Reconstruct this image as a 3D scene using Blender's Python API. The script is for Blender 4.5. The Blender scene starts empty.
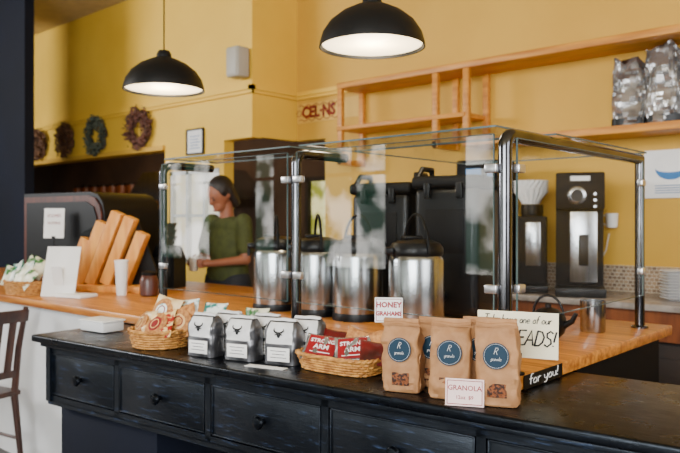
import bpy, bmesh, math, random
from mathutils import Vector, Matrix, Euler, noise
random.seed(7)
COL = bpy.context.scene.collection
pi = math.pi

# ------------------------------------------------------------------ materials
def S(r, g, b):
    f = lambda c: (c/255/12.92) if c/255 <= .04045 else ((c/255+.055)/1.055)**2.4
    return (f(r), f(g), f(b), 1)

def newmat(name):
    m = bpy.data.materials.new(name); m.use_nodes = True
    nt = m.node_tree; b = nt.nodes['Principled BSDF']
    return m, nt, b

def mat(name, c1, rough=.5, metal=0., c2=None, scale=8., bump=0., stretch=(1,1,1), coat=0., detail=4, lo=.35, hi=.65, spec=None):
    m, nt, b = newmat(name)
    b.inputs['Roughness'].default_value = rough
    b.inputs['Metallic'].default_value = metal
    b.inputs['Coat Weight'].default_value = coat
    if spec is not None: b.inputs['Specular IOR Level'].default_value = spec
    tc = nt.nodes.new('ShaderNodeTexCoord'); mp = nt.nodes.new('ShaderNodeMapping')
    mp.inputs['Scale'].default_value = stretch
    nz = nt.nodes.new('ShaderNodeTexNoise'); nz.inputs['Scale'].default_value = scale; nz.inputs['Detail'].default_value = detail
    nt.links.new(tc.outputs['Object'], mp.inputs[0]); nt.links.new(mp.outputs[0], nz.inputs['Vector'])
    rp = nt.nodes.new('ShaderNodeValToRGB')
    rp.color_ramp.elements[0].position = lo; rp.color_ramp.elements[1].position = hi
    if c2 is None: c2 = tuple(min(1, x*.9) for x in c1[:3]) + (1,)
    rp.color_ramp.elements[0].color = c1; rp.color_ramp.elements[1].color = c2
    nt.links.new(nz.outputs['Fac'], rp.inputs[0]); nt.links.new(rp.outputs[0], b.inputs['Base Color'])
    if bump:
        bp = nt.nodes.new('ShaderNodeBump'); bp.inputs['Strength'].default_value = bump; bp.inputs['Distance'].default_value = .01
        nt.links.new(nz.outputs['Fac'], bp.inputs['Height']); nt.links.new(bp.outputs[0], b.inputs['Normal'])
    return m

def emis(name, c, s):
    m, nt, b = newmat(name)
    b.inputs['Base Color'].default_value = c
    b.inputs['Emission Color'].default_value = c; b.inputs['Emission Strength'].default_value = s
    return m

def glassmat(name, tint=(.97,.98,.98,1), base=.05, rough=.0, graz=.4):
    m = bpy.data.materials.new(name); m.use_nodes = True; nt = m.node_tree; nt.nodes.clear()
    o = nt.nodes.new('ShaderNodeOutputMaterial'); mx = nt.nodes.new('ShaderNodeMixShader')
    t = nt.nodes.new('ShaderNodeBsdfTransparent'); t.inputs[0].default_value = tint
    g = nt.nodes.new('ShaderNodeBsdfGlossy'); g.inputs['Roughness'].default_value = rough
    f = nt.nodes.new('ShaderNodeLayerWeight'); f.inputs[0].default_value = .5
    p = nt.nodes.new('ShaderNodeMath'); p.operation='POWER'; p.inputs[1].default_value = 5
    q = nt.nodes.new('ShaderNodeMath'); q.operation='MULTIPLY_ADD'; q.inputs[1].default_value = graz; q.inputs[2].default_value = base
    nt.links.new(f.outputs['Facing'], p.inputs[0]); nt.links.new(p.outputs[0], q.inputs[0])
    nt.links.new(q.outputs[0], mx.inputs[0]); nt.links.new(t.outputs[0], mx.inputs[1]); nt.links.new(g.outputs[0], mx.inputs[2])
    nt.links.new(mx.outputs[0], o.inputs[0])
    return m

def tilemat(name, c1, c2, mortar, scale=12):
    m, nt, b = newmat(name)
    tc = nt.nodes.new('ShaderNodeTexCoord'); mp = nt.nodes.new('ShaderNodeMapping')
    mp.inputs['Rotation'].default_value = (pi/2, 0, 0)
    br = nt.nodes.new('ShaderNodeTexBrick'); br.inputs['Scale'].default_value = scale
    br.inputs['Color1'].default_value = c1; br.inputs['Color2'].default_value = c2; br.inputs['Mortar'].default_value = mortar
    br.inputs['Mortar Size'].default_value = .04; br.inputs['Brick Width'].default_value = .5; br.inputs['Row Height'].default_value = .4
    nt.links.new(tc.outputs['Object'], mp.inputs[0]); nt.links.new(mp.outputs[0], br.inputs['Vector']); nt.links.new(br.outputs['Color'], b.inputs['Base Color'])
    b.inputs['Roughness'].default_value = .3
    return m

def worn_sheen_black(name, base, worn_sheen, rough, amount, spec=.5):
    m, nt, b = newmat(name)
    tc = nt.nodes.new('ShaderNodeTexCoord'); mp = nt.nodes.new('ShaderNodeMapping'); mp.inputs['Scale'].default_value=(1.2,9,9)
    n1 = nt.nodes.new('ShaderNodeTexNoise'); n1.inputs['Scale'].default_value=9; n1.inputs['Detail'].default_value=10; n1.inputs['Roughness'].default_value=.7
    r1 = nt.nodes.new('ShaderNodeValToRGB'); r1.color_ramp.elements[0].position=.60-amount; r1.color_ramp.elements[1].position=.72-amount
    r1.color_ramp.elements[0].color=base; r1.color_ramp.elements[1].color=worn_sheen  # worn tone holds scuffs plus painted bluish highlights
    nt.links.new(tc.outputs['Object'],mp.inputs[0]); nt.links.new(mp.outputs[0],n1.inputs['Vector']); nt.links.new(n1.outputs['Fac'],r1.inputs[0]); nt.links.new(r1.outputs[0],b.inputs['Base Color'])
    n2 = nt.nodes.new('ShaderNodeTexNoise'); n2.inputs['Scale'].default_value=14; n2.inputs['Detail'].default_value=6
    nt.links.new(tc.outputs['Object'],n2.inputs['Vector'])
    mr = nt.nodes.new('ShaderNodeMapRange'); mr.inputs['To Min'].default_value=rough-.12; mr.inputs['To Max'].default_value=rough+.2
    nt.links.new(n2.outputs['Fac'],mr.inputs['Value']); nt.links.new(mr.outputs[0],b.inputs['Roughness'])
    bp = nt.nodes.new('ShaderNodeBump'); bp.inputs['Strength'].default_value=.3; bp.inputs['Distance'].default_value=.004
    nt.links.new(n1.outputs['Fac'],bp.inputs['Height']); nt.links.new(bp.outputs[0],b.inputs['Normal'])
    b.inputs['Specular IOR Level'].default_value=spec
    b.inputs['Specular Tint'].default_value=(.72,.84,1,1)
    return m

M = dict(
 yellow = mat('yellow_paint', S(236,192,66), .6, c2=S(228,182,58), scale=1.5),
 cream = mat('tan_paint', S(212,166,60), .65, c2=S(202,155,52), scale=1.2),
 band = mat('pale_band_paint', S(222,180,82), .6),
 navy = mat('navy_paint', S(8,14,30), .7, c2=S(6,11,24), scale=2, spec=.2),
 dark = mat('dark_paint', S(48,34,26), .8, c2=S(30,22,18), scale=1.2),
 front = mat('front_wall_paint', S(84,76,64), .8),
 darkroom = mat('kitchen_dark', S(84,60,44), .9, c2=S(50,36,28), scale=.8),
 floor = mat('floor_boards', S(60,48,42), .45, c2=S(42,34,32), scale=3, stretch=(1,8,1), bump=.1),
 ceil = mat('ceiling_paint', S(216,196,150), .8),
 white = mat('white_paint', S(222,222,222), .5, c2=S(210,210,210), scale=3),
 black = worn_sheen_black('worn_black_paint', S(4,6,11), S(44,58,84), .34, .03),
 blackedge = worn_sheen_black('black_gloss_paint', S(3,4,7), S(32,40,56), .26, .02, .28),
 wood = mat('butcher_block', S(210,138,56), .35, c2=S(154,88,30), scale=5, stretch=(.5,10,10), coat=.1),
 orangewood = mat('orange_wood', S(224,158,70), .45, c2=S(198,124,44), scale=4, stretch=(8,1,1)),
 shelfwood = mat('pine_shelf', S(214,146,52), .45, c2=S(180,112,34), scale=4, stretch=(.6,8,8)),
 cabwood = mat('cabinet_wood', S(132,72,32), .4, c2=S(100,50,22), scale=4, stretch=(6,6,.7)),
 chairwood = mat('walnut_chair', S(74,40,26), .4, c2=S(46,24,16), scale=5, stretch=(5,5,1)),
 chrome = mat('dark_chrome', (.15,.15,.16,1), .16, 1., c2=(.08,.08,.09,1)),
 steel = mat('brushed_steel', (.46,.47,.48,1), .24, 1., c2=(.34,.35,.36,1), scale=6, stretch=(6,6,.4)),
 clampm = mat('clamp_steel', (.6,.6,.61,1), .3, .9),
 plastic = mat('black_plastic', S(5,6,8), .4, c2=S(8,9,11), scale=20, spec=.3),
 rubber = mat('matte_black', S(5,5,6), .6, c2=S(7,7,8), spec=.2),
 glass = glassmat('clear_glass'),
 glassside = glassmat('clear_side_glass', (.985,.99,.99,1), .012, .0, .12),
 glassedge = mat('glass_edge', S(84,98,96), .2, c2=S(60,74,72), scale=3),
 lampblk = mat('lamp_enamel', S(6,7,9), .45, c2=S(9,10,12), spec=.3),
 lampin = emis('lamp_diffuser', (1,.84,.54,1), 3.2),
 kraft = mat('kraft_paper', S(168,122,78), .7, c2=S(150,104,62), scale=30, bump=.35),
 teal = mat('teal_label', S(0,40,60), .6, c2=S(0,34,52), spec=.25),
 paper = mat('white_paper', S(238,236,232), .6, c2=S(230,228,224)),
 creamcard = mat('cream_card', S(240,230,198), .6, c2=S(232,220,186)),
 pink = mat('pink_card', S(240,212,206), .6, c2=S(232,202,196)),
 red = mat('red_print', S(150,4,20), .4, c2=S(128,4,18)),
 maroon = mat('maroon_foil', S(110,16,18), .3, c2=S(50,14,12), scale=12),
 ink = mat('black_ink', S(12,12,14), .6),
 blueink = mat('blue_print', S(42,110,170), .5),
 wicker = mat('wicker', S(206,148,70), .6, c2=S(152,96,40), scale=40, bump=.3),
 granola = mat('granola', S(130,70,30), .7, c2=S(48,24,12), scale=140, bump=.8, lo=.45, hi=.55),
 cookie = mat('cookie', S(198,138,72), .7, c2=S(150,92,44), scale=60, bump=.5),
 sacgrey = mat('pouch_silver', (.16,.16,.17,1), .3, .6, c2=(.05,.05,.055,1), scale=16, bump=.4),
 whitefoil = mat('white_foil', S(228,227,225), .4, c2=S(206,205,204), scale=20, bump=.2),
 silver = mat('silver_foil', (.55,.54,.53,1), .26, .75, c2=(.2,.2,.2,1), scale=7, bump=.6),
 tealpack = mat('teal_pack', S(24,120,112), .35, c2=S(230,236,228), scale=14, lo=.45, hi=.5),
 creampack = mat('cream_pack', S(240,222,178), .3, c2=S(214,160,82), scale=14),
 redpack = mat('red_cream_pack', S(240,206,136), .3, c2=S(160,26,22), scale=16, lo=.5, hi=.54),
 greenpack = mat('green_pack', S(54,112,50), .35, c2=S(230,228,200), scale=12, lo=.45, hi=.5),
 skin = mat('skin', S(158,98,70), .5, c2=S(146,86,60), scale=6),
 hair = mat('dark_hair', S(30,19,15), .5, c2=S(14,9,8), scale=30, stretch=(4,4,1), bump=.4),
 shirt = mat('olive_shirt', S(72,78,30), .8, c2=S(56,62,22), scale=20, bump=.2),
 pants = mat('dark_trousers', S(26,30,40), .8),
 lips = mat('lips', S(136,66,58), .5),
 twig = mat('wreath_twig', S(92,60,44), .9, c2=S(60,38,30), scale=20),
 leafb = mat('brown_leaf', S(134,92,56), .8, c2=S(76,50,38), scale=25),
 leafr = mat('russet_leaf', S(118,70,52), .8, c2=S(70,44,36), scale=25),
 leafg = mat('sage_leaf', S(92,98,78), .8, c2=S(50,56,48), scale=25),
 marble = mat('grey_stone', S(160,150,140), .25, c2=S(130,120,112), scale=12),
 tile = tilemat('mosaic_tile', S(170,142,112), S(112,90,72), S(200,188,168), 16),
 redwood = mat('red_brown_wood', S(90,40,24), .35, c2=S(60,26,16), scale=4, stretch=(5,5,1)),
 speaker = mat('speaker_grey', S(180,174,160), .5),
 cable = mat('cable', S(225,220,210), .5),
)
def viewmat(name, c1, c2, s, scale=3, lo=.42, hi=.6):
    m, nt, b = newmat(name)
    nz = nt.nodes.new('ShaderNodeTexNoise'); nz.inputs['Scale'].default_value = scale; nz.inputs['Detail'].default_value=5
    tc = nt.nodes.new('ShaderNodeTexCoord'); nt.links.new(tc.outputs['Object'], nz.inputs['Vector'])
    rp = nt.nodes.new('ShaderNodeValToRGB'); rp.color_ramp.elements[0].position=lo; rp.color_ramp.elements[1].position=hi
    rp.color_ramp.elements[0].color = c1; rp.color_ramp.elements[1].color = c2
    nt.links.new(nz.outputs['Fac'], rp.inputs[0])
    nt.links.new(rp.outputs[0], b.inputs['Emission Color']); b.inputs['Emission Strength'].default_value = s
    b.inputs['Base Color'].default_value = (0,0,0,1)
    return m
M['view1'] = viewmat('daylight_view', S(236,222,190), S(252,246,236), 1.5, 2)  # glow standing in for a window reflection in the case glass
M['view2'] = viewmat('garden_view', S(140,140,50), S(240,226,160), 1.6, 4)  # glow standing in for greenish reflections in the case glass
M['street'] = viewmat('street_view', S(48,76,62), S(255,252,246), 6.5, 1.6, .44, .56)

# ------------------------------------------------------------------ mesh builder
class MB:
    def __init__(s): s.bm = bmesh.new()
    def box(s, c, d, rot=None, bevel=0., seg=2):
        mt = Matrix.Translation(Vector(c))
        if rot: mt = mt @ Euler(rot).to_matrix().to_4x4()
        mt = mt @ Matrix.Diagonal((d[0], d[1], d[2], 1))
        r = bmesh.ops.create_cube(s.bm, size=1, matrix=mt)
        if bevel:
            es = set(e for v in r['verts'] for e in v.link_edges)
            bmesh.ops.bevel(s.bm, geom=list(es), offset=bevel, segments=seg, profile=.5, affect='EDGES')
        return s
    def span(s, a, b, bevel=0., seg=2):
        return s.box([(a[i]+b[i])/2 for i in range(3)], [abs(b[i]-a[i]) for i in range(3)], None, bevel, seg)
    def rings(s, rs, closed_path=False, caps=True):
        vs = [[s.bm.verts.new(p) for p in r] for r in rs]
        n = len(vs[0]); k = len(vs)
        for i in range(k if closed_path else k-1):
            a, b = vs[i], vs[(i+1) % k]
            for j in range(n):
                s.bm.faces.new((a[j], a[(j+1)%n], b[(j+1)%n], b[j]))
        if caps and not closed_path:
            s.bm.faces.new(list(reversed(vs[0]))); s.bm.faces.new(vs[-1])
        return s
    def lathe(s, prof, seg=32, c=(0,0,0), caps=True, wob=None):
        rs = []
        for r, z in prof:
            ring = []
            for j in range(seg):
                a = 2*pi*j/seg; rr = max(r, 1e-4)
                if wob: rr = wob(a, r, z)
                ring.append(Vector((c[0]+rr*math.cos(a), c[1]+rr*math.sin(a), c[2]+z)))
            rs.append(ring)
        return s.rings(rs, False, caps)
    def tube(s, pts, r, seg=8, closed=False):
        pts = [Vector(p) for p in pts]; n = len(pts)
        rs = []; up = Vector((0,0,1))
        prev = None
        for i, p in enumerate(pts):
            if closed: t = pts[(i+1)%n]-pts[i-1]
            else: t = pts[min(i+1,n-1)]-pts[max(i-1,0)]
            t.normalize()
            if prev is None:
                u = t.cross(up)
                if u.length < .05: u = t.cross(Vector((1,0,0)))
            else:
                u = prev - t*prev.dot(t)
            u.normalize(); prev = u; v = t.cross(u)
            rr = r[i] if isinstance(r, (list, tuple)) else r
            rs.append([p + (u*math.cos(2*pi*j/seg)+v*math.sin(2*pi*j/seg))*rr for j in range(seg)])
        return s.rings(rs, closed)
    def cyl(s, p0, p1, r0, r1=None, seg=20):
        return s.tube([p0, p1], [r0, r1 if r1 is not None else r0], seg)
    def sphere(s, c, r, seg=20, rot=None):
        if not isinstance(r, (tuple, list)): r = (r, r, r)
        mt = Matrix.Translation(Vector(c))
        if rot: mt = mt @ Euler(rot).to_matrix().to_4x4()
        bmesh.ops.create_uvsphere(s.bm, u_segments=seg, v_segments=max(6, seg//2), radius=1, matrix=mt @ Matrix.Diagonal((*r, 1)))
        return s
    def prism(s, poly, y0, y1, bevel=0.):
        a = [Vector((x, y0, z)) for x, z in poly]; b = [Vector((x, y1, z)) for x, z in poly]
        before = set(s.bm.edges)
        s.rings([a, b])
        if bevel:
            es = [e for e in s.bm.edges if e not in before]
            es = [e for e in es if e.is_manifold and e.calc_face_angle(0) > .6]
            bmesh.ops.bevel(s.bm, geom=es, offset=bevel, segments=2, profile=.5, affect='EDGES')
        return s
    def pillow(s, w, h, t, mt=Matrix(), n=12, seed=0, wr=.12):
        top = {}; bot = {}
        for i in range(n+1):
            for j in range(n+1):
                u = 2*i/n-1; v = 2*j/n-1
                k = max(0, (1-abs(u)**3))**.6*max(0, (1-abs(v)**4))**.6
                nn = noise.noise(Vector((u*2.2+seed*3.1, v*2.2, seed)))
                y = t/2*k*(1+nn*1.2*wr*4)
                sx = w/2*u*(1-.05*(1-abs(v)**2)); sz = h/2*v*(1-.05*(1-abs(u)**2))
                top[i,j] = s.bm.verts.new(mt @ Vector((sx, -y-.0004, sz)))
                bot[i,j] = s.bm.verts.new(mt @ Vector((sx, y+.0004, sz)))
        for i in range(n):
            for j in range(n):
                s.bm.faces.new((top[i,j], top[i+1,j], top[i+1,j+1], top[i,j+1]))
                s.bm.faces.new((bot[i,j+1], bot[i+1,j+1], bot[i+1,j], bot[i,j]))
        for i in range(n):
            s.bm.faces.new((top[i+1,0], top[i,0], bot[i,0], bot[i+1,0]))
            s.bm.faces.new((top[i,n], top[i+1,n], bot[i+1,n], bot[i,n]))
            s.bm.faces.new((top[0,i], top[0,i+1], bot[0,i+1], bot[0,i]))
            s.bm.faces.new((top[n,i+1], top[n,i], bot[n,i], bot[n,i+1]))
        return s
    def xf(s, mt):
        bmesh.ops.transform(s.bm, matrix=mt, verts=s.bm.verts); return s
    def obj(s, name, m, parent=None, loc=(0,0,0), rz=0., sharp=38, **props):
        bmesh.ops.recalc_face_normals(s.bm, faces=s.bm.faces[:])
        me = bpy.data.meshes.new(name); s.bm.to_mesh(me); s.bm.free()
        me.polygons.foreach_set('use_smooth', [True]*len(me.polygons))
        try: me.set_sharp_from_angle(angle=math.radians(sharp))
        except Exception: pass
        me.materials.append(M[m] if isinstance(m, str) else m)
        o = bpy.data.objects.new(name, me); COL.objects.link(o)
        o.location = loc; o.rotation_euler = (0, 0, rz)
        if parent: o.parent = parent
        for k, v in props.items(): o[k] = v
        return o

def RX(a): return Euler((a,0,0)).to_matrix().to_4x4()
def TR(*v): return Matrix.Translation(v)

def thing(name, label, cat, loc, rz=0., group=None):
    e = bpy.data.objects.new(name, None); e.empty_display_size = .05
    COL.objects.link(e); e.location = loc; e.rotation_euler = (0, 0, rz)
    e['label'] = label; e['category'] = cat
    if group: e['group'] = group
    return e

def single(o, label, cat, group=None):
    o['label']=label; o['category']=cat
    if group: o['group']=group
    return o

def dup(root, loc, rz=None, label=None, scale=None):
    def rec(o, par):
        c = o.copy(); COL.objects.link(c)
        if par: c.parent = par
        for ch in list(o.children): rec(ch, c)
        return c
    c = rec(root, None); c.location = loc
    if rz is not None: c.rotation_euler = (root.rotation_euler[0], root.rotation_euler[1], rz)
    if label: c['label'] = label
    if scale: c.scale = scale
    return c

def text(s, size, loc, m, parent=None, rot=(pi/2,0,0), ext=.0004, name='lettering', sx=1., shear=0., bold=0., align='CENTER', spacing=1., outline=0.):
    cu = bpy.data.curves.new('t', 'FONT'); cu.body = s; cu.size = size; cu.extrude = ext
    cu.align_x = align; cu.align_y = 'CENTER'; cu.shear = shear; cu.offset = bold; cu.space_line = spacing
    cu.resolution_u = 2
    if outline: cu.fill_mode = 'NONE'; cu.extrude = 0; cu.bevel_depth = outline; cu.bevel_resolution = 0
    t = bpy.data.objects.new('t', cu); COL.objects.link(t); bpy.context.view_layer.update()
    me = bpy.data.meshes.new_from_object(t.evaluated_get(bpy.context.evaluated_depsgraph_get()))
    bpy.data.objects.remove(t); bpy.data.curves.remove(cu)
    me.transform(Matrix.Diagonal((sx,1,1,1)))
    me.transform(Matrix.Translation(Vector(loc)) @ Euler(rot).to_matrix().to_4x4())
    me.materials.clear(); me.materials.append(M[m])
    me.name = name
    o = bpy.data.objects.new(name, me); COL.objects.link(o)
    if parent: o.parent = parent
    return o

GL = {
'T':(.62,[[(0,1),(.6,1.02)],[(.3,1),(.27,0)]]),
'a':(.52,[[(.4,.45),(.2,.52),(.03,.3),(.08,.05),(.25,0),(.4,.22)],[(.41,.52),(.4,.06),(.48,0)]]),
'k':(.45,[[(.05,1),(.05,0)],[(.38,.52),(.06,.22),(.42,0)]]),
'e':(.46,[[(.05,.25),(.4,.3),(.35,.48),(.16,.52),(.03,.25),(.12,.02),(.4,.06)]]),
'h':(.46,[[(.05,1),(.05,0)],[(.05,.3),(.2,.5),(.36,.42),(.38,0)]]),
'o':(.47,[[(.2,.52),(.03,.28),(.1,.02),(.3,.02),(.4,.25),(.32,.48),(.2,.52)]]),
'm':(.62,[[(.03,.5),(.03,0)],[(.03,.33),(.17,.5),(.28,.4),(.28,0)],[(.28,.33),(.42,.5),(.54,.4),(.55,0)]]),
'n':(.46,[[(.03,.5),(.03,0)],[(.03,.33),(.2,.52),(.36,.4),(.38,0)]]),
'u':(.48,[[(.03,.5),(.05,.1),(.2,0),(.36,.12),(.38,.5)],[(.38,.5),(.41,0)]]),
'r':(.36,[[(.05,.5),(.05,0)],[(.05,.3),(.18,.5),(.32,.48)]]),
'l':(.25,[[(.1,1),(.08,.1),(.18,0)]]),
'g':(.46,[[(.38,.45),(.2,.52),(.04,.3),(.12,.03),(.36,.15)],[(.39,.5),(.36,-.2),(.18,-.34),(.04,-.2)]]),
'f':(.36,[[(.36,.95),(.22,1),(.14,.8),(.12,0)],[(0,.52),(.32,.54)]]),
'y':(.46,[[(.03,.5),(.08,.15),(.22,.08),(.36,.2)],[(.4,.52),(.34,-.15),(.2,-.32),(.05,-.25)]]),
'!':(.22,[[(.1,1),(.08,.3)],[(.08,.08),(.085,.02)]]),
'B':(.62,[[(.05,1),(.04,0)],[(.03,1),(.35,.98),(.46,.78),(.32,.56),(.06,.54)],[(.3,.55),(.52,.4),(.48,.1),(.28,0),(.03,.01)]]),
'R':(.62,[[(.05,1),(.04,0)],[(.03,1),(.35,.98),(.48,.76),(.32,.54),(.05,.5)],[(.2,.52),(.55,0)]]),
'E':(.55,[[(.5,1),(.05,1),(.04,0),(.5,.02)],[(.05,.53),(.4,.54)]]),
'A':(.64,[[(0,0),(.28,1.02),(.56,0)],[(.12,.36),(.46,.37)]]),
'D':(.62,[[(.05,1),(.04,0)],[(.02,1),(.35,.94),(.54,.6),(.5,.25),(.3,.02),(.02,0)]]),
'S':(.54,[[(.46,.88),(.26,1.02),(.06,.85),(.12,.6),(.38,.46),(.46,.2),(.25,-.02),(.03,.12)]]),
' ':(.32,[])}
def brush(s, h, x0, z0, y, rad, slant=.12, wide=1.):
    m = MB(); x = 0
    tot = sum(GL[c][0] for c in s)*h*wide
    for c in s:
        w, st = GL[c]
        for pl in st:
            m.tube([(x0-tot/2+x+(p[0]*wide+slant*p[1])*h, y, z0+p[1]*h) for p in pl], rad, 6)
        x += w*h*wide
    return m

def struct(o): o['kind'] = 'structure'; return o

# ------------------------------------------------------------------ room
struct(MB().span((-15,-4,-.1),(4,9,0)).obj('floor','floor'))
struct(MB().span((-15,-4,3.9),(4,9,4.0)).obj('ceiling','ceil'))
struct(MB().span((4.0,-4,0),(4.1,5.12,3.9)).obj('wall_right','front'))
w = MB()
w.span((-4.66,5,0),(4,5.12,3.9)).span((-5.04,5,2.2),(-4.66,5.12,3.9))
struct(w.obj('wall_back','cream'))
w = MB()
w.span((-15,4.41,2.19),(-5.04,4.53,3.9))
w.span((-6.43,4.41,0),(-5.45,4.53,.98)).span((-6.43,4.41,1.93),(-5.45,4.53,2.19))
w.span((-6.43,4.41,.98),(-6.36,4.53,1.93)).span((-5.52,4.41,.98),(-5.45,4.53,1.93))
struct(w.obj('wall_left','yellow'))
struct(MB().span((-5.10,4.53,2.2),(-5.04,5.0,3.9)).obj('wall_step','yellow'))
struct(MB().span((-15,7.4,0),(-3.2,7.5,3.9)).obj('wall_kitchen','darkroom'))
struct(MB().span((-3.3,5.12,0),(-3.2,7.4,3.9)).obj('wall_kitchen_side','darkroom'))
struct(MB().span((-15.1,-4,0),(-15,7.5,3.9)).obj('wall_far','dark'))
struct(MB().span((-8.9,3.32,0),(-7.32,3.42,3.9)).obj('wall_navy','navy'))
t = MB()
for (a,b) in [((-15,4.36,2.63),(-4.99,4.41,2.67)),((-15,4.38,2.60),(-5.01,4.41,2.63))]: t.span(a,b)
t.span((-5.04,4.36,2.63),(-4.99,4.97,2.67)).span((-5.04,4.38,2.60),(-5.01,4.98,2.63))
t.span((-5.04,4.95,2.63),(-4.25,5.0,2.67)).span((-5.04,4.97,2.60),(-4.25,5.0,2.63))
struct(t.obj('trim_1','yellow'))
t = MB().span((-15,4.38,2.16),(-6.43,4.41,2.21)).span((-15,4.53,2.16),(-6.43,4.56,2.19))
struct(t.obj('trim_2','cream'))
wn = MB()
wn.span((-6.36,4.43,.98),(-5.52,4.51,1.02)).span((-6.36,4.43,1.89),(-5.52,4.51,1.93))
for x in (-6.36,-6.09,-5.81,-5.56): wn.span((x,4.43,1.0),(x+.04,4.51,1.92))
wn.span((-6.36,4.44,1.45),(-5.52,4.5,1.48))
wo = wn.obj('window_1','white'); struct(wo)  # added window whose glowing pane imitates a reflection in the guard glass
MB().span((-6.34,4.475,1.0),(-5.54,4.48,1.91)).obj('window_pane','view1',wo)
wn = MB()
wn.span((-7.2,7.3,.9),(-4.0,7.4,.96)).span((-7.2,7.3,1.98),(-4.0,7.4,2.04))
for x in (-7.2,-6.4,-5.6,-4.8,-4.06): wn.span((x,7.3,.9),(x+.06,7.4,2.04))
wo = wn.obj('window_2','dark'); struct(wo)  # added kitchen window; its green glow imitates reflections in the guard glass
MB().span((-7.15,7.37,.95),(-4.05,7.38,2.0)).obj('window_pane','view2',wo)
wins=[(-11.4,-9.7),(-8.7,-8.1),(-7.2,-5.9),(-4.8,-2.4),(-1.8,.6),(1.2,3.4)]
fw=MB(); fw.span((-15,-3.95,0),(4,-3.83,.7)).span((-15,-3.95,2.75),(4,-3.83,3.9))
px=-15
for a,b in wins: fw.span((px,-3.95,.7),(a,-3.83,2.75)); px=b
fw.span((px,-3.95,.7),(4,-3.83,2.75)); struct(fw.obj('wall_front','front'))
for i,(a,b) in enumerate(wins):
    wn=MB().span((a,-3.9,.7),(b,-3.8,.76)).span((a,-3.9,2.69),(b,-3.8,2.75)).span((a,-3.9,.7),(a+.06,-3.8,2.75)).span((b-.06,-3.9,.7),(b,-3.8,2.75)).span((a,-3.9,2.05),(b,-3.82,2.1))
    if b-a>1: wn.span(((a+b)/2-.03,-3.9,.7),((a+b)/2+.03,-3.82,2.75))
    wo=wn.obj('window_%d'%(i+3),'dark'); struct(wo)
    MB().span((a+.03,-3.88,.73),(b-.03,-3.87,2.72)).obj('window_pane','street',wo)
struct(MB().span((-4.6,4.98,.92),(1,5.0,1.1)).obj('trim_3','tile'))
struct(MB().span((-5.03,4.992,2.37),(-4.22,5.0,2.56)).obj('trim_4','band'))
text('CEL\u00b7NS', .15, (-4.74,4.988,2.465), 'red', None, sx=.92, name='wall_lettering', outline=.0065)['kind']='structure'
m=MB()
for z in (2.395,2.535): m.tube([(-5.0+.02*i,4.988,z+.012*math.sin(i*1.25)) for i in range(28)],.0035,5)
for xx in (-5.0,-4.46):
    m.tube([(xx+.03*math.cos(a*pi/6),4.988,2.465+.03*math.sin(a*pi/6)) for a in range(12)],.003,5,True)
struct(m.obj('trim_5','red'))

T=thing('range_hood','steel kitchen hood above the cooking line','hood',(-9.3,6.9,1.75))
MB().prism([(-1.2,0),(1.2,0),(1.2,.12),(.8,.45),(-.8,.45),(-1.2,.12)],-.4,.4,.01).obj('canopy','steel',T); MB().box((0,0,1.3),(.5,.4,1.7)).obj('duct','steel',T)
T=thing('kitchen_shelf','long wooden shelf with jars in the kitchen','shelf',(-12.2,7.2,1.8))
MB().span((-1.6,-.15,0),(1.6,.19,.04)).obj('board','shelfwood',T)
for x in (-1.3,1.3): MB().span((x-.02,-.12,-.2),(x+.02,.19,0)).obj('bracket','shelfwood',T)
jr=None
for i in range(8):
    if jr is None:
        jr=thing('storage_jar','brown lidded storage jar on kitchen shelf','jar',(-13.5,7.2,1.842),group='jars on the kitchen shelf')
        MB().lathe([(.08,0),(.09,.01),(.09,.2),(.07,.24)],20).obj('body','cabwood',jr); MB().lathe([(.075,.24),(.075,.27)],20).obj('lid','plastic',jr)
    else: dup(jr,(-13.5+.33*i,7.2,1.842))

# ------------------------------------------------------------------ black counter
dr = thing('sideboard','long black painted sideboard with a row of knobbed drawers','sideboard',(.1114,.2695,0),math.radians(5))
MB().span((-3.03,1.40,.888),(.15,2.04,.918),.008,3).obj('countertop','blackedge',dr)
b = MB()
b.span((-3.0,1.425,.868),(.12,2.03,.888),.004)
b.span((-2.98,1.45,.84),(.1,1.49,.87))
b.span((-2.98,1.45,.635),(.1,1.49,.66))
b.span((-2.98,1.98,.635),(.1,2.02,.87))
b.span((-2.98,1.45,.62),(.1,2.02,.64))
b.span((-2.98,1.44,.635),(-2.95,2.02,.87)).span((.07,1.45,.635),(.1,2.02,.87))
edges = [-2.98,-2.5,-1.985,-1.47,-.955,-.44,.1]
for x in edges[1:-1]: b.span((x-.014,1.45,.64),(x+.014,1.52,.87))
b.obj('body','black',dr)
for i in range(6):
    x0, x1 = edges[i]+.018, edges[i+1]-.018
    d = MB()
    d.span((x0,1.453,.664),(x1,1.475,.838),.002)
    for (a,c) in [((x0,1.4495,.664),(x1,1.456,.67)),((x0,1.4495,.832),(x1,1.456,.838)),((x0,1.4495,.664),(x0+.006,1.456,.838)),((x1-.006,1.4495,.664),(x1,1.456,.838))]: d.span(a,c,.002)
    do = d.obj('drawer','black',dr)
    xc = (x0+x1)/2
    k = MB(); k.lathe([(.009,0),(.009,.012),(.019,.018),(.022,.026),(.018,.034),(.004,.037)],20)
    k.xf(Matrix.Translation((xc,1.453,.752)) @ RX(pi/2)).obj('knob','blackedge',do)
MB().span((-2.96,1.5,0),(-2.32,2.0,.62),.004).obj('cupboard','navy',dr)
for x in (-1.3,-.05):
    for y in (1.5,1.97):
        MB().cyl((x,y,0),(x,y,.62),.022,.034,16).obj('leg','black',dr)

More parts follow.
